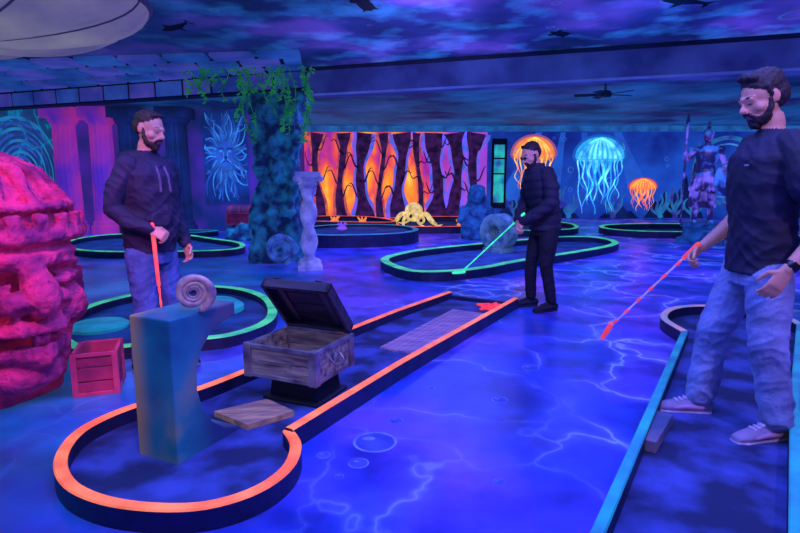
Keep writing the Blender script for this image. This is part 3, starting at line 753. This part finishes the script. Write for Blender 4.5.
# canopy dome top-left
M_can = mat('canopy_fabric', (0.66, 0.54, 0.44), (0.30, 0.24, 0.36), 1.2, .8, es=.24)
M_can2 = mat('canopy_seam', (0.16, 0.11, 0.22), None, 2, .8, es=.08)
b = MB(); n = 96; rings_ = []
for j in range(13):
    t = j/12; R = 1.75*sin(pi/2*t)+.02; z = -.06-.40*(cos(pi/2*t))
    rings_.append([V((R*cos(2*pi*k/n)*1.15, R*sin(2*pi*k/n)*.8, z-.07*abs(sin(10*pi*k/n))*sin(pi*t))) for k in range(n)])
b.rings(rings_, 0)
for q in range(10):
    k = int(q*n/10); b.tube([rg[k]-V((0, 0, .004)) for rg in rings_], .012, 1, seg=6)
b.tube([(1.77*1.15*cos(2*pi*k/48), 1.77*.8*sin(2*pi*k/48), -.07) for k in range(49)], .03, 1, seg=8)
build(b, 'fabric_canopy', [M_can, M_can2], (-4.42, 5.45, 3.06), smooth=True)

# ceiling fan
e = empty('ceiling_fan', (3.75, 10.6, 3.06)); b = MB()
b.tube([(0, 0, 0), (0, 0, -.14)], .02, 0); b.lathe([(.10, -.24), (.12, -.2), (.1, -.14), (.05, -.12)], (0, 0, 0), 0)
for k in range(5):
    a = 2*pi*k/5+.3; R_ = Matrix.Rotation(a, 3, 'Z') @ Matrix.Rotation(.2, 3, 'X'); b.box(R_ @ V((.33, 0, 0))+V((0, 0, -.19)), (.42, .12, .012), 0, R_)
build(b, 'fan_body', [M_black], parent=e)

# floor bubbles
b = MB()
for x, y, R in [(-.13, 2.74, .115), (-.20, 2.52, .05), (-.38, 2.60, .035), (-.02, 3.0, .04), (.45, 2.35, .03), (-.28, 2.40, .02), (.62, 3.3, .05), (.95, 3.9, .06), (.2, 3.5, .03)]:
    b.poly([(x+R*.9*cos(2*pi*k/30), y+R*.9*sin(2*pi*k/30), .0015) for k in range(30)], 1)
    ring(b, (x, y, .002), R, R*.12, (1, 0, 0), (0, 1, 0), 0, 36); ring(b, (x-R*.3, y+R*.3, .003), R*.3, R*.25, (1, 0, 0), (0, .6, 0), 0, 16)
M_fb = mat('floor_bubble_paint', (0.16, 0.22, 0.8), (0.06, 0.10, 0.5), 8, .5, es=.28)
M_fb2 = mat('floor_bubble_fill', (0.05, 0.08, 0.5), (0.02, 0.03, 0.3), 6, .5, es=.2)
build(b, 'bubble_floor_mural', [M_fb, M_fb2], recalc=False)

# ------------------------------------------------------------------ people
SK, SH, JN, HR, EY, LP, SHOE, SOLE, X1, X2 = range(10)
def hand(mb, w, f, p, th, curl=(30, 40, 30), m=SK, k=1.0):
    w, f, p = V(w), V(f).normalized(), V(p); p = (p-f*p.dot(f)).normalized(); s_ = f.cross(p)
    if s_.dot(V(th)) < 0: s_ = -s_
    mb.tube([w-f*.02, w+f*.03*k, w+f*.085*k], [(.026*k, .020*k), (.038*k, .018*k), (.041*k, .014*k)], m, side=s_)
    for i, L_ in enumerate((.072, .080, .075, .060)):
        base = w+f*.088*k+s_*(.031-.0207*i)*k; pts = [base-f*.012]; a = 0; q = base; pts.append(q)
        for sg, c_ in zip((.45, .32, .25), curl):
            a += radians(c_); d = f*cos(a)+p*sin(a)+s_*(.05-.035*i); q = q+d*L_*sg*k; pts.append(q)
        mb.tube(pts, [.0095*k, .0095*k, .0088*k, .0082*k, .0072*k], m, seg=8)
    b0 = w+f*.025*k+s_*.026*k; d1 = (f*.6+s_*.75+p*.35).normalized(); d2 = (f*.85+s_*.1+p*.6).normalized()
    mb.tube([b0, b0+d1*.038*k, b0+d1*.038*k+d2*.03*k, b0+d1*.038*k+d2*.055*k], [.014*k, .0115*k, .0105*k, .009*k], m, seg=8)

def head(mb, c, yaw, pitch, hair='short', beard=True, glasses=False, roll=0):
    st = len(mb.v)
    mb.ell((0, -.012, .035), (.077, .096, .085), SK); mb.ell((0, .018, -.02), (.066, .076, .085), SK)
    mb.ell((0, .035, -.068), (.050, .052, .042), SK); mb.ell((0, .070, -.096), (.024, .020, .020), SK)
    mb.tube([(-.042, .078, .030), (0, .092, .033), (.042, .078, .030)], [.010, .011, .010], SK, seg=8)
    mb.tube([(0, .090, .022), (0, .103, .0), (0, .114, -.016)], [(.008), (.0095), (.013)], SK, seg=10)
    for sx in (-1, 1):
        mb.ell((sx*.011, .103, -.019), (.009, .010, .008), SK, seg=10, rings=8)
        mb.ell((sx*.029, .079, .010), (.012, .010, .006), EY, seg=12, rings=8)
        mb.tube([(sx*.044, .073, .017), (sx*.029, .0875, .019), (sx*.016, .087, .015)], .0055, SK, seg=8)
        mb.ell((sx*.029, .0888, .0090), (.0055, .003, .0052), HR, seg=8, rings=6)
        mb.tube([(sx*.048, .074, .034), (sx*.032, .088, .039), (sx*.015, .092, .036)], .0055, HR, seg=8)
        mb.ell((sx*.078, -.008, .004), (.008, .020, .031), SK, Matrix.Rotation(sx*.35, 3, 'Z')); mb.ell((sx*.05, .055, -.02), (.022, .025, .022), SK)
    mb.ell((0, .092, -.050), (.023, .008, .006), LP, seg=14, rings=8); mb.ell((0, .090, -.060), (.020, .009, .007), LP, seg=14, rings=8)
    if beard:
        mb.ell((0, .036, -.076), (.057, .058, .043), HR); mb.ell((0, .074, -.098), (.030, .024, .024), HR)
        mb.tube([(-.030, .086, -.058), (-.022, .097, -.038), (0, .102, -.034), (.022, .097, -.038), (.030, .086, -.058)], .0065, HR, seg=8)
        for sx in (-1, 1): mb.tube([(sx*.074, .008, .01), (sx*.069, .022, -.04), (sx*.050, .045, -.075)], [.007, .014, .018], HR, seg=10)
    if hair == 'short':
        mb.ell((0, -.024, .058), (.080, .092, .073), HR); mb.ell((0, -.045, .015), (.080, .070, .07), HR); mb.tube([(-.04, .040, .108), (0, .050, .116), (.04, .040, .108)], .014, HR)
    else:
        mb.ell((0, -.024, .064), (.084, .096, .078), HR); mb.ell((0, -.05, .01), (.082, .074, .08), HR)
        mb.tube([(-.045, .040, .116), (-.01, .05, .128), (.04, .045, .122)], [.018, .024, .018], HR)
        for sx in (-1, 1): mb.tube([(sx*.075, .010, .06), (sx*.078, .008, .02)], [.014, .009], HR)
    if glasses:
        for sx in (-1, 1):
            mb.tube([(sx*.030+.021*cos(a), .103, .010+.016*sin(a)) for a in [2*pi*k/16 for k in range(17)]], .003, X2, seg=6, side=(0, 1, 0))
            mb.ell((sx*.030, .101, .010), (.019, .003, .014), X2, seg=12, rings=8)
            mb.tube([(sx*.051, .100, .014), (sx*.078, .05, .015), (sx*.082, -.005, .014)], .0032, X2, seg=6)
        mb.tube([(-.010, .104, .013), (.010, .104, .013)], .003, X2, seg=6)
    M_ = Matrix.Translation(V(c)) @ Matrix.Rotation(yaw, 4, 'Z') @ Matrix.Rotation(roll, 4, 'Y') @ Matrix.Rotation(-pitch, 4, 'X')
    mb.xf(M_, st)

def foot(mb, a, yaw):
    st = len(mb.v)
    mb.tube([(0, -.075, .055), (0, -.02, .058), (0, .06, .050), (0, .13, .040), (0, .175, .035)], [(.036, .036), (.040, .044), (.043, .038), (.046, .028), (.036, .020)], SHOE, side=(1, 0, 0))
    mb.tube([(0, -.02, .06), (0, -.015, .11)], [.040, .042], SHOE)
    mb.tube([(0, -.085, .016), (0, -.02, .016), (0, .06, .016), (0, .14, .016), (0, .185, .018)], [(.036, .015), (.041, .015), (.042, .015), (.048, .015), (.036, .014)], SOLE, side=(1, 0, 0))
    for yy_, zz_ in ((.09, .080), (.068, .088), (.046, .096)): mb.tube([(-.022, yy_, zz_), (.022, yy_, zz_)], .0055, SOLE, seg=6)
    for sx in (-1, 1): mb.tube([(sx*.044, .10, .045), (sx*.042, .04, .055), (sx*.038, -.04, .05)], [.006, .012, .008], X1, seg=6)
    mb.xf(Matrix.Translation(V((a[0], a[1], 0))) @ Matrix.Rotation(yaw, 4, 'Z'), st)

def leg(mb, hip, knee, ank, rs=(.095, .088, .068, .062, .060), m=JN):
    hip, knee, ank = V(hip), V(knee), V(ank)
    mb.tube([hip, hip.lerp(knee, .5), knee, knee.lerp(ank, .45), ank+V((0, 0, .0))], rs, m, seg=18, cap=True)

def skin_mats(n, skin, shirt, pants, hair, shoe, sole, x1=None, es=.02):
    f = lambda k, c, c2=None, s_=8, r_=.8, e_=es, **kw: mat(n+'_'+k, c, c2, s_, r_, es=e_, **kw)
    return [f('skin', skin, tuple(x*.85 for x in skin), 6, .55, .09), f('top', shirt, tuple(x*.5 for x in shirt), 4, bump=.2, bscale=40), f('trousers', pants, tuple(x*.45 for x in pants), 6, bump=.3, bscale=50, detail=8),
            f('hair', hair, tuple(x*.5 for x in hair), 60, .7), f('eyes', (.28, .22, .26)), f('lips', (.36, .12, .14), None, 8, .5), f('shoe', shoe), f('sole', sole), f('detail', x1 or shirt), f('black', (.01, .01, .012), None, 8, .2)]

def fold(co, f, tilt):
    # ridged noise gives creases rather than lumps
    n = noise.noise(V((co.x*f, co.y*f, co.z*f*1.5+co.x*tilt)))
    return .5-abs(n)*2.2
def cloth(amp=.006, puffer=False, jeans_amp=.009):
    def d(co, m):
        if m == SH:
            if puffer: return .010*abs(sin(co.z*38+2*noise.noise(co*3)))+.003*noise.noise(co*12)
            k = 1.4 if co.z < 1.12 else 1.0
            return k*amp*(.6*fold(co, 5.5, 7)+.5*fold(co+V((3, 1, 2)), 10, -12))
        if m == JN:
            k = 1.0+1.0*max(0, .35-co.z)/.35+.6*math.exp(-((co.z-.48)/.10)**2)
            return k*jeans_amp*(.5*fold(co, 6, 5)+.45*fold(co+V((1, 5, 2)), 12, 10))
        if m == HR: return .005*noise.noise(co*70)
        return 0
    return d

def putter(name, grip_top, head_pt, mats, headdir=(1, 0, 0), parent=None, grip=.26):
    a, c_ = V(grip_top), V(head_pt); t = (c_-a).normalized(); mb = MB()
    mb.tube([a, a+t*grip], [.0145, .012], 0, seg=12); mb.tube([a+t*grip, c_], [.0065, .006], 1, seg=8)
    n = 6; Lr = (c_-a).length-grip
    for k in range(n): q = a+t*(grip+Lr*(k+.25)/n); mb.tube([q, q+t*Lr*.28/n], .0085, 0, seg=8)
    hd = V(headdir).normalized(); mb.tube([c_-hd*.03, c_+hd*.03, c_+hd*.09], [(.016, .020), (.018, .022), (.012, .018)], 2, side=(0, 0, 1))
    return build(mb, name, mats, smooth=True, parent=parent)

# ---- right man (navy t-shirt, light jeans)
mb = MB()
mb.loft([(0, -.01, .84, .178, .138), (0, -.01, .95, .182, .138), (0, 0, 1.10, .178, .130), (0, .012, 1.28, .198, .138), (0, .008, 1.40, .210, .128), (0, -.01, 1.47, .185, .105), (0, -.015, 1.515, .105, .080), (0, -.01, 1.535, .068, .066)], SH)
mb.tube([(0, -.015, 1.46), (0, 0, 1.58)], [.060, .056], SK)
mb.loft([(0, -.01, .78, .165, .125), (0, -.01, .90, .168, .128), (0, -.01, .96, .160, .12)], JN)
leg(mb, (-.095, -.01, .84), (-.13, -.02, .48), (-.145, -.09, .13), (.108, .096, .084, .080, .078))
leg(mb, (.095, 0, .84), (.14, .11, .49), (.18, .13, .13), (.108, .096, .084, .080, .078))
foot(mb, (-.145, -.055), .25); foot(mb, (.18, .17), -.1)
# near (left) arm: short sleeve, bare forearm
mb.tube([(-.165, -.01, 1.46), (-.228, -.03, 1.37), (-.255, -.055, 1.27)], [.066, .076, .086], SH, seg=16)
mb.tube([(-.19, -.02, 1.42), (-.255, -.07, 1.22), (-.275, -.13, 1.09), (-.285, -.06, .985), (-.285, .02, .895)], [.050, .050, .043, .041, .028], SK)
hand(mb, (-.285, .025, .89), (-.02, .50, -.85), (1, .1, -.2), (0, .6, .8), (20, 25, 18))
mb.tube([(-.285, -.006, .92), (-.285, .006, .908)], [.034, .034], X2)
# far (right) arm
mb.tube([(.165, -.01, 1.46), (.225, -.02, 1.37), (.25, -.03, 1.27)], [.066, .076, .086], SH, seg=16)
mb.tube([(.19, -.01, 1.42), (.25, -.03, 1.22), (.27, -.04, 1.12), (.26, .06, 1.01), (.235, .17, .93)], [.050, .048, .042, .040, .027], SK)
hand(mb, (.235, .17, .93), (-.1, .7, -.7), (-.7, -.3, -.5), (0, .4, 1), (50, 60, 40))
head(mb, (0, .05, 1.675), radians(8), radians(24), 'long', True)
mr = skin_mats('navy_shirt_man', (.60, .26, .21), (.014, .012, .045), (.30, .36, .66), (.030, .014, .02), (.30, .24, .40), (.60, .50, .70))
mb.tube([(-.115, .146, 1.36), (-.085, .150, 1.36)], [(.007, .004), (.007, .004)], X1, seg=8)
mr[8] = mat('shirt_logo', (.4, .2, .5), None, 8, .7, es=.15)
e = empty('man_in_navy_tshirt', (1.87, 2.90, 0))
remesh(mb, 'body', mr, .0055, 2, cloth(.010, False, .009), rz=radians(86), scale=1.045, parent=e)
M_cr = mat('club_red', (1, .10, .08), (.8, .05, .06), 6, .5, es=.7); M_cw = mat('club_shaft_white', (.7, .5, .9), None, 6, .4, es=.3)
o = putter('putter', (-.19, .235, .99), (-.455, .78, .36), [M_cr, M_cw, M_cr], (-.4, .2, -.9), e, .12)

# ---- middle man (black puffer jacket, glasses)
mb = MB()
mb.loft([(0, -.03, .84, .175, .135), (0, -.03, .95, .178, .135), (0, -.01, 1.08, .178, .130), (0, .03, 1.24, .192, .140), (0, .055, 1.34, .195, .130), (0, .07, 1.41, .165, .105), (0, .085, 1.455, .095, .080), (0, .09, 1.50, .070, .07)], SH)
mb.tube([(0, .085, 1.42), (0, .12, 1.53)], [.058, .055], SK)
mb.loft([(0, -.03, .78, .155, .120), (0, -.03, .90, .155, .12)], JN)
leg(mb, (-.09, -.03, .83), (-.11, .0, .47), (-.13, -.06, .12), (.098, .086, .066, .060, .055)); leg(mb, (.09, -.03, .83), (.12, .05, .47), (.13, .03, .12), (.098, .086, .066, .060, .055))
foot(mb, (-.13, -.04), .15); foot(mb, (.13, .05), -.1)
for sx in (-1, 1):
    mb.tube([(sx*.16, .06, 1.40), (sx*.235, .05, 1.26), (sx*.245, .06, 1.12), (sx*.16, .17, 1.00), (sx*.055, .24, .935)], [.070, .070, .064, .056, .046], SH, seg=16)
hand(mb, (-.045, .25, .925), (.45, .35, -.8), (.5, -.5, -.2), (0, .5, .8), (45, 60, 40)); hand(mb, (.04, .25, .905), (-.45, .35, -.8), (-.5, -.5, -.2), (0, .5, .8), (45, 60, 40))
head(mb, (0, .155, 1.585), radians(10), radians(28), 'short', True, True)
mm = skin_mats('puffer_man', (.66, .32, .27), (.018, .020, .05), (.008, .008, .02), (.03, .015, .02), (.012, .012, .02), (.02, .02, .03), es=.01)
e = empty('man_in_puffer_jacket', (1.46, 5.74, 0))
remesh(mb, 'body', mm, .0065, 2, cloth(.006, True, .006), rz=radians(106), scale=1.0, parent=e)
M_cg = mat('club_green', (.05, 1, .35), (.03, .7, .25), 6, .5, es=.9)
putter('putter', (-.20, -.03, 1.00), (-.80, .20, .36), [M_cg, M_cg, M_cg], (-.8, .1, -.1), e, .15)

# ---- left man (dark hoodie, blue jeans)
mb = MB()
mb.loft([(0, -.01, .86, .168, .134), (0, -.01, .90, .174, .140), (0, 0, .96, .186, .152), (0, 0, 1.08, .186, .152), (0, .01, 1.26, .196, .148), (0, .01, 1.38, .204, .132), (0, -.005, 1.455, .174, .108), (0, -.01, 1.505, .104, .088), (0, 0, 1.54, .076, .076)], SH)
mb.tube([(-.09, -.03, 1.50), (-.07, -.10, 1.49), (0, -.135, 1.475), (.07, -.10, 1.49), (.09, -.03, 1.50), (.055, .07, 1.47), (0, .105, 1.44)], [.034, .050, .056, .050, .034, .024, .022], SH)
mb.tube([(-.10, .135, 1.06), (0, .155, 1.12), (.10, .135, 1.06)], [(.02, .06), (.02, .07), (.02, .06)], SH, side=(0, 1, 0))
for sx in (-1, 1): mb.tube([(sx*.035, .125, 1.44), (sx*.04, .155, 1.36), (sx*.042, .162, 1.27)], .0055, X1, seg=6)
mb.tube([(0, -.01, 1.46), (0, .02, 1.58)], [.064, .060], SK)
mb.loft([(0, -.01, .78, .158, .122), (0, -.01, .90, .160, .125)], JN)
leg(mb, (-.092, -.01, .84), (-.115, .04, .48), (-.13, .0, .12), (.104, .092, .074, .068, .064)); leg(mb, (.092, -.01, .84), (.12, .03, .48), (.13, -.04, .12), (.104, .092, .074, .068, .064))
foot(mb, (-.13, .02), .15); foot(mb, (.13, -.02), -.15)
mb.tube([(.160, 0, 1.44), (.225, -.04, 1.30), (.245, -.06, 1.16), (.21, .06, 1.07), (.165, .15, 1.03)], [.070, .070, .062, .054, .044], SH, seg=16)
hand(mb, (.16, .16, 1.025), (-.4, .75, -.4), (-.6, -.3, -.7), (-.2, .2, 1), (55, 65, 45))
mb.tube([(-.160, 0, 1.44), (-.225, -.01, 1.30), (-.24, -.02, 1.14), (-.235, .03, 1.0), (-.22, .09, .90)], [.070, .070, .062, .054, .042], SH, seg=16)
hand(mb, (-.22, .095, .89), (.05, .35, -.9), (.9, -.1, 0), (0, 1, .3), (30, 35, 25))
head(mb, (0, .045, 1.675), radians(8), radians(18), 'short', True)
ml = skin_mats('hoodie_man', (.60, .28, .23), (.018, .018, .070), (.08, .15, .48), (.05, .025, .02), (.02, .02, .04), (.3, .3, .4), (.10, .09, .2))
e = empty('man_in_hoodie', (-1.72, 3.86, 0))
remesh(mb, 'body', ml, .006, 2, cloth(.012, False, .008), rz=radians(-112), scale=1.0, parent=e)
putter('putter', (.105, -.215, 1.06), (.16, -.25, .15), [M_cr, M_cr, M_cr], (1, 0, 0), e, .4)

# ---- roman soldier statue
M_st1 = mat('statue_violet_highlight', (0.30, 0.22, 0.85), (0.02, 0.015, 0.10), 4, .4, es=.32, lo=.44, hi=.6); M_st2 = mat('statue_blue_highlight', (0.06, 0.26, 0.80), (0.01, 0.015, 0.10), 4, .4, es=.32, lo=.44, hi=.6)  # violet and blue highlights painted into a near-black statue colour
e = empty('roman_soldier_statue', (6.35, 11.8, 0))
b = MB(); b.lathe([(.46, 0), (.46, .10), (.36, .14), (.34, .30), (.40, .36), (.40, .42)], (0, 0, 0), 0, 32); build(b, 'plinth', [M_idol], parent=e, smooth=True)
mb = MB()
mb.loft([(0, 0, .92, .20, .16), (0, 0, 1.05, .155, .125), (0, .01, 1.3, .2, .14), (0, .01, 1.42, .21, .13), (0, 0, 1.5, .10, .08)], 1)
for k in range(14):
    a = 2*pi*k/14; mb.tube([(.15*cos(a), .12*sin(a), .98), (.24*cos(a), .20*sin(a), .66)], [.032, .045], 0, seg=8)
for sx in (-1, 1):
    mb.tube([(sx*.1, 0, .85), (sx*.13, .03, .48), (sx*.14, 0, .1)], [.09, .065, .05], 0); mb.tube([(sx*.14, -.03, .04), (sx*.15, .14, .035)], [.045, .04], 1); mb.ell((sx*.22, 0, 1.43), (.09, .09, .07), 1)
mb.tube([(.2, 0, 1.42), (.36, .05, 1.2), (.40, .2, 1.3)], [.06, .05, .04], 0); mb.tube([(-.2, 0, 1.42), (-.32, .02, 1.15), (-.28, .16, .98)], [.06, .05, .04], 0)
mb.ell((.40, .23, 1.33), (.045, .045, .05), 0); mb.ell((-.28, .19, .96), (.045, .045, .05), 0)
mb.tube([(0, 0, 1.48), (0, .01, 1.58)], .055, 0); mb.ell((0, .01, 1.67), (.085, .1, .12), 0); mb.ell((0, 0, 1.72), (.1, .115, .1), 1); mb.ell((0, .115, 1.65), (.015, .02, .025), 0)
mb.tube([(0, .1, 1.82), (0, .04, 1.91), (0, -.08, 1.90), (0, -.15, 1.76), (0, -.16, 1.6)], [(.022, .05)]*5, 1, side=(1, 0, 0))
mb.tube([(.40, .24, .02), (.40, .24, 1.9)], .02, 0); mb.tube([(.40, .24, 1.9), (.40, .24, 2.1)], [.045, .008], 1)
mb.ell((-.33, .24, .85), (.22, .05, .32), 1)
mb.loft([(0, -.13, .3, .26, .04), (0, -.14, .9, .22, .04), (0, -.12, 1.42, .17, .04)], 0)
remesh(mb, 'figure', [M_st1, M_st2], .013, 1, dstone(.004, 12), (0, 0, .42), radians(160), 1.07, parent=e)

# ------------------------------------------------------------------ lights
def area(name, loc, size, col, e_, rot=(0, 0, 0)):
    l = bpy.data.lights.new(name, 'AREA'); l.shape = 'RECTANGLE'; l.size, l.size_y = size; l.color = col; l.energy = e_
    o = bpy.data.objects.new(name, l); o.location = loc; o.rotation_euler = rot; return link(o)
def spot(name, loc, tgt, col, e_, ang=60, blend=.6, rad=.08):
    l = bpy.data.lights.new(name, 'SPOT'); l.color = col; l.energy = e_; l.spot_size = radians(ang); l.spot_blend = blend; l.shadow_soft_size = rad
    o = bpy.data.objects.new(name, l); o.location = loc; o.rotation_euler = (V(tgt)-V(loc)).to_track_quat('-Z', 'Y').to_euler(); return link(o)
UV_ = (.15, .20, 1.0)
area('ceiling_uv_light', (.5, 2.4, 3.0), (4, 3), UV_, 250)
area('ceiling_uv_light', (-4.5, 3.0, 3.0), (2.5, 3), (.04, .45, 1.0), 95)
area('ceiling_uv_light', (.6, 9.75, 3.03), (5.5, .5), (.18, .20, 1.0), 240)
area('ceiling_uv_light', (-4.8, 12.2, 3.0), (4, .6), (.10, .32, 1.0), 110)
area('ceiling_uv_light', (6.5, 8.2, 3.03), (4, .6), (.12, .24, 1.0), 140)
spot('magenta_spotlight', (-1.5, 1.1, 2.9), (-2.4, 3.2, .9), (1.0, .08, .36), 300, 55)
spot('violet_spotlight', (2.2, .6, 2.9), (2.1, 3.2, .8), (.62, .40, 1.0), 190, 70)
spot('violet_spotlight', (-.2, 1.0, 2.9), (-.9, 3.2, .3), (.68, .48, 1.0), 140, 50)
spot('violet_spotlight', (1.5, 3.2, 2.95), (.6, 6.6, 0), (.38, .18, 1.0), 220, 70)
spot('violet_spotlight', (-1.2, 1.8, 2.9), (-1.7, 3.9, 1.2), (.60, .42, 1.0), 110, 50)
spot('violet_spotlight', (5.6, 8.8, 2.9), (6.35, 11.8, 1.4), (.70, .35, 1.0), 120, 35)
spot('lilac_spotlight', (.3, 4.95, 2.45), (.1, 6.4, 3.05), (.50, .42, 1.0), 130, 75, .8)
spot('cyan_spotlight', (2.6, 5.0, 2.5), (2.3, 6.6, 3.05), (.05, .45, 1.0), 50, 70, .8)
spot('cyan_spotlight', (3.6, 9.0, 2.85), (4.6, 12.0, 3.05), (.05, .5, 1.0), 34, 90, .8)
spot('warm_spotlight', (-.4, 10.2, 2.95), (-.2, 16, 0), (1.0, .35, .12), 220, 60)
w = bpy.data.worlds.new('w'); sc.world = w; w.use_nodes = True
w.node_tree.nodes['Background'].inputs[0].default_value = (.01, .01, .05, 1)

# ------------------------------------------------------------------ camera
cd = bpy.data.cameras.new('camera'); cd.sensor_width = 36; cd.lens = 25.2; cd.clip_end = 100
co = bpy.data.objects.new('camera', cd); co.location = (0, 0, 1.36)
co.rotation_euler = (radians(90)-math.atan(88.5/560), 0, 0); link(co); sc.camera = co
